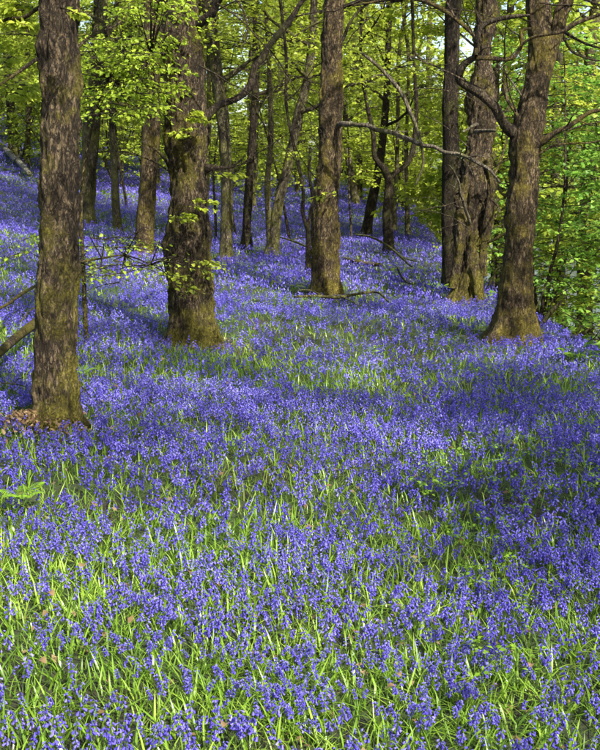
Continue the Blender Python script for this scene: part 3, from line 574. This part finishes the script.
# unseen trees added behind and beside the camera to dapple the carpet with shade
shade = [(7.2, 1.7, 14, 1), (11.0, 6.5, 14, 1), (6.6, -1.2, 14, 2), (12.5, 12, 15, 1)]
for i, (x, y, h, _) in enumerate(shade):
    z = gz(x, y); rgi = np.random.default_rng(700 + i); root = thing('oak_tree', (x, y, z), 'unseen oak added beside the camera to shade the carpet', 'tree', 'unseen oaks added to shade the carpet')
    P = [Vector((x, y, z - .3))]; r = [.32 if _ == 1 else .18]; q = P[0].copy()
    for s in range(7): q = q + Vector((rgi.normal(0, .12), rgi.normal(0, .12), h / 7)); P.append(q.copy()); r.append((.28 if _ == 1 else .15) * (1 - .11 * s))
    mb = MB(); crown = MB(); tube(mb, P, r, 12, .4, .02, .5, i)
    limb_set(root, P, r, 8, z + (5.5 if _ == 1 else 5.8), z + h, 3.2 if _ == 1 else 3.0, None, rgi, crown, 24 if i == 0 else 9, 30 if i == 0 else 24, .14, join=mb, spl=1.1)
    link('trunk', mb.mesh('trunk', [M['bark']], True), root); link('crown', crown.mesh('crown', [M['leaf'], M['twig']]), root)

# ------------------------------------------------------------------ bluebells
def bell(mb, p, d, L, R_, sides, rings, flare=False, mat_=0):
    d = np.array(d, float); d /= np.linalg.norm(d); s = np.cross(d, (0, 0, 1)) + 1e-3; s /= np.linalg.norm(s); u = np.cross(s, d); a = np.arange(sides) / sides * 2 * math.pi
    V = []
    for (t, rr) in rings: V.append(p + d * L * t + (np.cos(a)[:, None] * s + np.sin(a)[:, None] * u) * R_ * rr)
    n = len(rings)
    if flare:   # six recurved petal tips
        c = p + d * L * .93; V.append(c + (np.cos(a + math.pi / sides)[:, None] * s + np.sin(a + math.pi / sides)[:, None] * u) * R_ * 1.9)
    V = np.concatenate(V); idx = np.arange(n * sides).reshape(n, sides)
    q = np.stack([idx[:-1], np.roll(idx[:-1], -1, 1), np.roll(idx[1:], -1, 1), idx[1:]], -1).reshape(-1, 4); g = [(q, mat_)]
    if flare: g.append((np.stack([idx[-1], np.roll(idx[-1], -1), n * sides + np.arange(sides)], -1), mat_))
    mb.add(V, *g)
def plant(rg, lod):
    """one flowering stem: returns (stem MB, flower MB)"""
    st = MB(); fl = MB(); h = rg.uniform(.24, .34); bend = rg.uniform(.04, .09); a0 = rg.uniform(0, 6.28); dx = np.array([math.cos(a0), math.sin(a0), 0])
    def pos(t): return dx * bend * max(0, t - .35) ** 1.6 * 2.0 + np.array([0, 0, h * (t - .10 * max(0, t - .6) ** 1.5 * 2)])
    ks = {-1: 6, 0: 3, 1: 2, 2: 2}[min(lod, 2)]; ts = np.linspace(0, .97, ks)
    for i in range(ks - 1): prisms(st, [pos(ts[i])], [pos(ts[i + 1])], [.0028 - .001 * ts[i]], [.0028 - .001 * ts[i + 1]], 1)
    nb = {-1: 10, 0: 7, 1: 6, 2: 5}[lod] + int(rg.integers(-1, 2)); side = np.array([-dx[1], dx[0], 0])
    for k in range(nb):
        t = .66 + .32 * k / (nb - 1); p = pos(t); az = (k * 2.4 + rg.uniform(-.4, .4)); o = dx * (math.cos(az) * .6 + .45) + side * math.sin(az)
        drop = 1.0 - .55 * (k / nb < .3) * 0; L = rg.uniform(.018, .024) * (1.15 - .45 * k / nb) * {-1: 1, 0: 1.15, 1: 1.35, 2: 1.75}[lod]
        d = o * .75 + np.array([0, 0, -.8 + .5 * (k / nb) ** 2]); p1 = p + o * .011 + np.array([0, 0, .002])
        if lod < 0: prisms(st, [p], [p1], [.0012], [.0009], 1)
        rr = .0062 * (1.1 - .35 * k / nb)
        if lod == -1: bell(fl, p1, d, L, rr, 6, [(0, .25), (.12, .95), (.55, .95), (.85, 1.15)], True)
        elif lod == 0: bell(fl, p1, d, L, rr, 4, [(0, .65), (1, 1.8)])
        elif lod == 1: bell(fl, p1, d, L, rr * 1.3, 3, [(0, .7), (1, 1.8)])
        else: 
            q = p1; s = side * rr * 2.4; e = np.array(d) / np.linalg.norm(d) * L
            fl.add([q - s * .5, q + s * .5, q + e + s, q + e - s], (np.array([[0, 1, 2, 3]]), 0))
            if k % 2: continue
            s2 = dx * rr * 2.4; fl.add([q - s2 * .5, q + s2 * .5, q + e + s2, q + e - s2], (np.array([[0, 1, 2, 3]]), 0))
    return st, fl
def merge(mbs):
    o = MB()
    for m_ in mbs:
        V = np.concatenate(m_.V); first = True; b0 = o.n
        o.V.append(V); o.n += len(V)
        for f, k_ in m_.G: o.G.append((f + b0, k_))
    return o
def scatter_into(big, proto, P, ang, scl, tilt):
    """copies of a prototype baked into one mesh"""
    V = np.concatenate(proto.V); n = len(P)
    if not n: return
    c = np.cos(ang)[:, None]; s = np.sin(ang)[:, None]; sc1 = scl[:, None]
    x = (V[:, 0] * c - V[:, 1] * s) * sc1; y = (V[:, 0] * s + V[:, 1] * c) * sc1; z = V[:, 2][None] * sc1
    W = np.stack([x + z * tilt[:, :1], y + z * tilt[:, 1:2], z], -1) + P[:, None]
    b0 = (np.arange(n) * len(V))[:, None, None]
    byk = {}
    for f, m_ in proto.G: byk.setdefault((f.shape[1], m_), []).append(f)
    groups = [((np.concatenate(fs)[None] + b0).reshape(-1, k_), m_) for (k_, m_), fs in byk.items()]
    big.add(W.reshape(-1, 3), *groups)
def sample(y0, y1, rho, marg=.95, rg=rng):
    n = int(rho * (.39 * 2 * (y1 ** 2 - y0 ** 2) / 2 + 2 * marg * (y1 - y0))); 
    y = np.sqrt(rg.uniform(0, 1, n * 2) * (y1 ** 2 - y0 ** 2) + y0 ** 2); x = rg.uniform(-1, 1, n * 2) * (.39 * y + marg)
    # uniform density: weight of strip width handled by rejection
    wgt = (.39 * y + marg) / y; k_ = rg.random(n * 2) < wgt / wgt.max(); x = x[k_][:n]; y = y[k_][:n]
    return x, y
trunks = np.array([[v[0].location.x, v[0].location.y, v[3][1] * 1.25] for v in HERO.values()])
def clear(x, y):
    ok = x < edge_x(y) + .25 + vnoise(x, y, .6, 8) * .5
    for tx_, ty_, tr in trunks: ok &= (x - tx_) ** 2 + (y - ty_) ** 2 > (tr + .05 + .12 * vnoise(x, y, .12, 41)) ** 2
    return ok
def flower_density(x, y):
    """0..1: the carpet is open and leafy in places, thick in others"""
    n_ = vnoise(x, y, .6, 21) * .38 + vnoise(x, y, .15, 22) * .5 + vnoise(x, y, 3.5, 23) * .25
    near = -np.clip((5.5 - y) / 2.5, 0, 1) * .08 - np.clip((y - 8) / 6, 0, 1) * .09
    return np.clip((n_ - .30 - near) * 1.75, .08, 1) * (.62 + .45 * np.clip((vnoise(x, y, 1.6, 27) - .25) * 2, 0, 1)) * np.clip(.60 + (y - 3.6) * .22, .58, 1)
big = MB()
bands = [(2.45, 5.2, 1020, 0), (5.2, 9, 760, 1), (9, 16, 390, 2), (16, 34, 150, 3), (34, 78, 48, 4)]
PS = [.46, .48, .54, .64, .72]
heroes = None
for (y0, y1, rho, lod) in bands:
    x, y = sample(y0, y1, rho); k_ = clear(x, y) & (rng.random(len(x)) < flower_density(x, y)); x = x[k_]; y = y[k_]
    P = np.stack([x, y, ground(x, y) - .01], -1)
    if lod == 0:
        infr = (np.abs(x) < .275 * y) & (y > 3.3); order = np.argsort(np.where(infr, y, 99)); hid = order[:300]; heroes = P[hid]; P = np.delete(P, hid, 0)
    n = len(P); var = rng.integers(0, 8, n); ang = rng.uniform(0, 6.28, n); scl = rng.uniform(.62, 1.25, n) * PS[lod]; tilt = rng.normal(0, .13, (n, 2))
    if lod < 3:
        for v in range(8):
            s_, f_ = plant(np.random.default_rng(300 + v), lod); pr = merge([s_, f_]); kq = var == v; scatter_into(big, pr, P[kq], ang[kq], scl[kq], tilt[kq])
    else:      # far: a tuft of small crossed petals on a stem
        for v in range(8):
            rg = np.random.default_rng(400 + v); pr = MB(); nb = 5 if lod == 3 else 4; wd = .016 if lod == 3 else .028
            for k in range(nb):
                a_ = rg.uniform(0, 6.28); q0 = np.array([*rg.normal(0, .03 if lod == 3 else .08, 2), rg.uniform(.16, .30)]); s_ = np.array([math.cos(a_), math.sin(a_), 0]) * wd; e_ = np.array([*rg.normal(0, .015, 2), -.04 if lod == 3 else -.055])
                pr.add([q0 - s_ * .4, q0 + s_ * .4, q0 + s_ + e_, q0 - s_ + e_], (np.array([[0, 1, 2, 3]]), 0))
            kq = var == v; scatter_into(big, pr, P[kq], ang[kq], scl[kq], tilt[kq])
tag(link('bluebells', big.mesh('bluebells', [M['bell'], M['stem']])), 'carpet of violet-blue bluebells covering the whole woodland floor', 'bluebells', kind='stuff')
# leaves of the bluebells and grass between them
def blade_proto(rg, L, wd, bend):
    mb = MB(); V = []; 
    for t in (0, .35, .7, 1):
        c = np.array([bend * t * t * L, 0, L * (t - .45 * bend * t * t)]); ww = wd * (1 - t ** 2.2) * (.7 + .6 * min(t, .5))
        V += [c + (0, ww, 0), c - (0, ww, 0)] if t < 1 else [c]
    mb.add(V, (np.array([[0, 1, 3, 2], [2, 3, 5, 4]]), 0), (np.array([[4, 5, 6]]), 0)); return mb
big = MB()
for (y0, y1, rho, ws, hs_) in [(2.45, 5.5, 1900, 1.35, .56), (5.5, 11, 820, 1.3, .56), (11, 20, 230, 1.6, .56), (20, 42, 60, 2.4, .62), (42, 80, 14, 5, 1)]:
    x, y = sample(y0, y1, rho); fd = flower_density(x, y); k_ = clear(x, y) & (rng.random(len(x)) < .95 - .45 * fd); x = x[k_]; y = y[k_]
    P = np.stack([x, y, ground(x, y) - .01], -1); n = len(P); var = rng.integers(0, 12, n); ang = rng.uniform(0, 6.28, n); scl = rng.uniform(.6, 1.25, n) * hs_; tilt = rng.normal(0, .22, (n, 2))
    for v in range(12):
        rg = np.random.default_rng(800 + v); pr = blade_proto(rg, rg.uniform(.16, .27), rg.uniform(.0035, .0075) * ws, rg.uniform(.2, 1.2)); kq = var == v; scatter_into(big, pr, P[kq], ang[kq], scl[kq], tilt[kq])
tag(link('grass', big.mesh('grass', [M['blade']])), 'bright green strap leaves and grass between the bluebells', 'grass', kind='stuff')
# low herbs: small patches of broader pale green leaves
big = MB(); x, y = sample(3, 26, 90); pn = vnoise(x, y, .9, 31) + .25 * vnoise(x, y, .25, 32); k_ = clear(x, y) & (pn > .99); x = x[k_]; y = y[k_]; n = len(x)
P = np.stack([x, y, ground(x, y) + rng.uniform(.09, .2, n)], -1)
for j in range(6):
    a = rng.uniform(0, 6.28, n); D = np.stack([np.cos(a), np.sin(a), rng.uniform(-.2, .4, n)], -1); N = rng.normal(0, .3, (n, 3)); N[:, 2] += 1; s = rng.uniform(.015, .032, n)
    leaves(big, P + D * .01, D, N, s, s * .6, 0, False)
prisms(big, P - [0, 0, .27], P, np.full(n, .002), np.full(n, .0015), 1)
tag(link('low_herbs', big.mesh('low_herbs', [M['herb'], M['stem']])), 'patches of small broad-leaved herbs among the bluebells', 'herbs', kind='stuff')

# single bluebells at the very front, each a plant of its own
protos = []
for v in range(10):
    rg = np.random.default_rng(900 + v); s_, f_ = plant(rg, -1)
    sm = s_.mesh('stem', [M['bell'], M['stem']]); fm = f_.mesh('flower_head', [M['bell']], True); lm = []
    for j in range(3):
        bmb = MB(); L = rg.uniform(.18, .27); wd = rg.uniform(.005, .0075); bend = rg.uniform(.4, 1.3); a_ = rg.uniform(0, 6.28); V = []; ts = (0, .2, .4, .6, .8, 1)
        for t in ts:
            r_ = bend * t * t * L; ww = wd * (1 - t ** 2.5) * (.7 + .6 * min(t, .5)); c_ = np.array([math.cos(a_) * r_, math.sin(a_) * r_, L * (t - .45 * bend * t * t)]); sv = np.array([-math.sin(a_), math.cos(a_), 0]) * ww
            V += [c_ + sv, c_ - (0, 0, ww * .5), c_ - sv]
        i_ = np.arange(5)[:, None] * 3; bmb.add(V, (np.concatenate([i_ + np.array([0, 1, 4, 3]), i_ + np.array([1, 2, 5, 4])]), 0)); lm.append(bmb.mesh('leaf', [M['blade']], True))
    for m_ in [sm, fm] + lm: m_['local'] = 1
    protos.append((sm, fm, lm))
for i, p_ in enumerate(heroes):
    sm, fm, lm = protos[i % 10]
    root = thing('bluebell', Vector(p_), 'violet-blue bluebell in full flower at the very front of the carpet', 'bluebell', 'single bluebells at the front of the carpet')
    root.rotation_euler = (rng.normal(0, .08), rng.normal(0, .08), rng.uniform(0, 6.28)); s = rng.uniform(.8, 1.15) * .48; root.scale = (s, s, s)
    for nm, me in [('stem', sm), ('flower_head', fm)] + [('leaf', l_) for l_ in lm]:
        o = bpy.data.objects.new(nm, me); C.objects.link(o); o.parent = root

# ------------------------------------------------------------------ fallen wood
def fallen(name, label, pts, bark='dead', lift=.18, twigs=(), cat='branch', Yoff=0):
    """pts: (px, py, width px): laid where those points of the carpet are"""
    def conv(ps):
        P = []; r = []
        for t in ps:
            g = hit(t[0], t[1] + (lift * FPX / max(6, hit(t[0], t[1]).y))); P.append(Vector((g.x, g.y, g.z + lift + (t[3] if len(t) > 3 else 0)))); r.append(t[2] * .5 * g.y / FPX)
        return P, r
    P, r = conv(pts); root = thing(name, (P[0].x, P[0].y, P[0].z - lift), label, cat)
    mb = MB(); tube(mb, P, r, 8, .06, .004, 0, 3); link('limb' if twigs else 'log', mb.mesh('limb', [M[bark]], True), root)
    for t in twigs: mb = MB(); P, r = conv(t); tube(mb, P, r, 5, .08); link('twig', mb.mesh('twig', [M[bark]], True), root)
    return root
fallen('fallen_branch', 'bare forked branch lying across the carpet at the foot of the centre trunk', [(295,309,2),(312,308,2.5),(332,309,3),(350,306,2.4),(366,305,2),(376,313,1.4)], 'bark_far', twigs=[[(334,308,1.6),(345,313,1.3),(352,319,.9)], [(320,308,1.5),(308,303,1),(298,303,.8)]])
fallen('fallen_branch', 'thin branch lying on the slope left of the centre trunk', [(282,258,1.4),(292,261,1.8),(302,265,2),(312,270,1.2)], 'bark_far', lift=.3, twigs=[[(292,261,1.2),(300,259,1),(305,259,.7)]])
fallen('fallen_branch', 'long bent branch lying right of the Y-forked tree with a dark tip', [(348,256,1.6),(360,258,2),(374,265,2.2),(386,275,2.2),(393,282,2),(396,284,1.2)], 'bark_far', lift=.3, twigs=[[(386,275,1.2),(395,278,1),(402,279,.8)]])
fallen('fallen_log', 'mossy log half sunk in flowers right of the centre trunk', [(337,275,3),(348,278,4.4),(360,280,4.6),(370,281,3)], 'bark', lift=.12)
fallen('fallen_branch', 'small dark bent stick in the shaded band right of the centre', [(383,284,1.6),(386,291,2),(391,297,1.8),(397,299,1.2)], 'bark_dark', lift=.28, twigs=[[(391,297,1),(394,294,.8),(396,291,.6)]])
fallen('fallen_branch', 'pale broken forked branch on the slope at the far left', [(44,178,4),(52,187,5),(60,194,5),(68,203,4)], 'bleach', lift=.3, twigs=[[(57,192,4),(60,187,3.2),(64,181,2.4)], [(53,188,3.6),(50,181,3)]])
fallen('fallen_log', 'thick mossy log leaning behind the foot of the nearest trunk', [(30,371,8),(50,352,8),(64,341,8.5),(75,333,9),(84,327,8)], 'bark', lift=.25)
fallen('fallen_branch', 'thin mossy branch above the thick log at the left edge', [(34,328,2.6),(50,320,3),(60,311,3),(72,303,2.6),(80,298,2)], 'bark', lift=.35, twigs=[[(62,335,1.2),(70,325,1.2),(76,322,1)]])
fallen('fallen_branch', 'short dark twig at the left edge below the thick log', [(45,384,1.6),(56,385,1.8),(66,387,1.4)], 'bark_dark', lift=.22, twigs=[[(56,385,1),(60,381,.8),(64,380,.6)]])
fallen('fallen_branch', 'dark thin stick leaning in the flowers right of the nearest trunk', [(108,383,1.4),(116,390,1.4),(122,398,1)], 'bark_dark', lift=.25, twigs=[[(116,390,.9),(112,396,.8),(113,400,.6)]])
# snapped branch hanging across the pale limb
mb = MB(); P, r = pxpath([(352,98,1.8),(365,108,3),(377,120,3.4),(387,133,3.4),(395,150,3.2),(400,163,3),(404,178,2.6),(406,193,2.6),(403,203,2.3),(399,212,1.6)], 15.1); root = thing('hanging_branch', P[-1], 'bleached snapped branch hanging across the pale limb right of the centre trunk', 'branch')
tube(mb, P, r, 8, .06, .003); link('limb', mb.mesh('limb', [M['dead']], True), root); mb = MB(); P, r = pxpath([(377,120,1.6),(370,117,1.4),(360,120,1)], 15.1); tube(mb, P, r, 5, .08); link('twig', mb.mesh('twig', [M['dead']], True), root)
# roots and broken wood on the bank at the right
rgb = np.random.default_rng(44)
bank = ['dark broken root sticking out of the bank below the forked tree', 'crooked dead branch on the bank edge at the right', 'low dark branch arching over the bank at the right margin', 'stump-like root at the foot of the bank saplings', 'thin bleached stick leaning on the right bank',
        'dark branch lying behind the forked tree on the bank', 'tangled dead branch between the hollow tree and the forked tree']
bpx = [[(500,338,4),(508,330,5),(516,320,5),(524,312,3)], [(505,350,3),(520,345,4.5),(535,342,5),(552,335,3.5)], [(515,362,3),(530,352,4),(545,350,4),(562,356,3)], [(528,372,5),(538,362,6),(546,356,5)], [(496,330,1.6),(504,315,2),(512,296,1.6)],
       [(470,305,3),(478,296,3),(484,290,3)], [(458,308,2.6),(463,296,3),(468,286,2.4),(474,280,1.6)]]
for lb, tr in zip(bank, bpx):
    g = hit(tr[0][0], min(tr[0][1], 347)); Yb = min(g.y, 14.6) if tr[0][0] > 490 else g.y; P, r = pxpath(tr, Yb); gr = Vector((P[0].x, P[0].y, gz(P[0].x, P[0].y))); P = [gr - Vector((0, 0, .1))] + P; r = [r[0] * 1.1] + r
    root = thing('dead_branch', gr, lb, 'branch'); mb = MB(); tube(mb, P, r, 8, .06, .008, 0, 9, knob=.2); link('limb', mb.mesh('limb', [M['bark_dark'] if 'bleached' not in lb else M['dead']], True), root)
    for t_ in range(2):
        j = 1 + int(rgb.integers(0, len(P) - 1)); q = P[min(j, len(P) - 1)]; mb = MB(); tube(mb, [q, q + Vector((rgb.normal(0, .12), rgb.normal(0, .1), .15)), q + Vector((rgb.normal(0, .25), rgb.normal(0, .1), .32))], [r[1] * .4, r[1] * .3, r[1] * .15], 5, .08); link('twig', mb.mesh('twig', [M['bark_dark']], True), root)

# ------------------------------------------------------------------ ferns
def fern(px, py, size, label, seed, nf=6, lift=0, pos=None):
    rg = np.random.default_rng(seed); g = Vector(pos) if pos else hit(px, py); root = thing('fern', g, label, 'fern')
    for f in range(nf):
        a = f * 6.28 / nf + rg.uniform(-.3, .3); mb = MB(); d = np.array([math.cos(a), math.sin(a), 0]); L = size * rg.uniform(.8, 1.15); s = np.array([-d[1], d[0], 0]); pv = None; k = 16
        for i in range(k + 1):
            t = i / k; p = np.array(g) + d * L * t * .8 + np.array([0, 0, L * (.95 * t - .62 * t * t) + lift])
            if pv is not None: prisms(mb, [pv], [p], [.003], [.0025], 1)
            pv = p
            if i > 3:
                pl = L * .30 * math.sin(math.pi * min(1, (1.02 - t) * 1.25 + .05) * .5) * (1 if t > .3 else .7); w_ = L * .055
                for sg in (-1, 1): leaves(mb, np.array([p]), np.array([s * sg + d * .45 + (0, 0, -.15)]), np.array([[rg.normal(0, .1), rg.normal(0, .1), 1.]]), [pl], [w_], 0, True)
        link('frond', mb.mesh('frond', [M['herb'], M['stem']]), root)
fern(423, 304, .42, 'small bright fern at the left foot of the dark upright trunk', 1)
fern(63, 500, .17, 'pale green fern at the left edge among the front bluebells', 2, lift=.1)
fern(540, 365, .34, 'spreading fern over the bank edge at the right margin', 4, nf=8)
fern(112, 392, .16, 'tiny bright fern seedling right of the nearest trunk', 7, lift=.15, nf=4)
# ------------------------------------------------------------------ dead leaves caught among the flowers
dl = [(115,525,.09,'rust brown dead leaf highest at the left'),(87,552,.08,'brown curled leaf in a small bare hollow near the left edge'),(84,570,.07,'pale tan leaf just below the brown curled one'),(80,612,.07,'brown dead leaf near the lower left edge'),
      (378,634,.07,'tan dead leaf in the lower right among leaves'),(384,624,.05,'pinkish dead leaf just above the tan one'),(497,616,.06,'brown leaf at the right among flowers'),(236,668,.07,'pale leaf standing upright near the bottom centre'),(142,386,.10,'yellow-brown leaf right of the nearest trunk')]
for i, (px, py, s, lb) in enumerate(dl):
    s *= .5
    g = hit(px, py + 40 if py > 450 else py + 14); rg = np.random.default_rng(30 + i); mb = MB(); a = rg.uniform(0, 6.28); k = 7; V = []; c = np.array([g.x, g.y, g.z + .13])
    d = np.array([math.cos(a), math.sin(a), rg.uniform(-.3, .3)]); d /= np.linalg.norm(d); sv = np.cross(d, (0, 0, 1)); sv /= np.linalg.norm(sv); nv = np.cross(sv, d)
    for j in range(k):
        t = j / (k - 1); ww = s * .42 * math.sin(math.pi * min(.98, t * .93 + .05)) * (1 + .25 * (j % 2)); cc = c + d * s * (t - .5) + nv * s * .25 * math.sin(t * 3)
        V += [cc + sv * ww + nv * ww * .5, cc, cc - sv * ww + nv * ww * .35]
    i_ = np.arange(k - 1)[:, None] * 3; mb.add(V, (np.concatenate([i_ + np.array([0, 1, 4, 3]), i_ + np.array([1, 2, 5, 4])]), 0))
    me = mb.mesh('dead_leaf', [M['brown']], True); me.transform(__import__('mathutils').Matrix.Translation(-Vector(c))); o = link('dead_leaf', me); o.location = Vector(c); tag(o, lb, 'leaf')
# mound of broken bark and lichen at the foot of the nearest trunk
g = hit(62, 428); rg = np.random.default_rng(5); mb = MB(); n = 420; th = rg.uniform(0, 6.28, n); rr = np.abs(rg.normal(0, .24, n)); cx = g.x + np.cos(th) * rr; cy = g.y + np.sin(th) * rr * .8
P = np.stack([cx, cy, g.z + .03 + +.08 * np.exp(-(rr / .25) ** 2) + rg.uniform(0, .06, n)], -1); D = rg.normal(0, 1, (n, 3)); N = rg.normal(0, .6, (n, 3)); N[:, 2] += 1; s = rg.uniform(.015, .05, n); leaves(mb, P, D, N, s, s * .5, 0, True)
# old leaves lying everywhere between the stems and round the trunks
x, y = sample(2.6, 13, 42); x = list(x); y = list(y)
for tx_, ty_, tr in trunks:
    if ty_ < 20: a_ = rg.uniform(0, 6.28, 90); q_ = tr + np.abs(rg.normal(0, .14, 90)); x += list(tx_ + np.cos(a_) * q_); y += list(ty_ + np.sin(a_) * q_)
x = np.array(x); y = np.array(y); n = len(x); P = np.stack([x, y, ground(x, y) + rg.uniform(.01, .07, n)], -1); D = rg.normal(0, 1, (n, 3)); D[:, 2] *= .3; N = rg.normal(0, .35, (n, 3)); N[:, 2] += 1; s = rg.uniform(.02, .05, n); leaves(mb, P, D, N, s, s * .55, 0)
tag(link('leaf_litter', mb.mesh('leaf_litter', [M['brown']])), 'brown dead leaves, heaped at the foot of the nearest trunk and strewn between the stems', 'litter', kind='stuff')
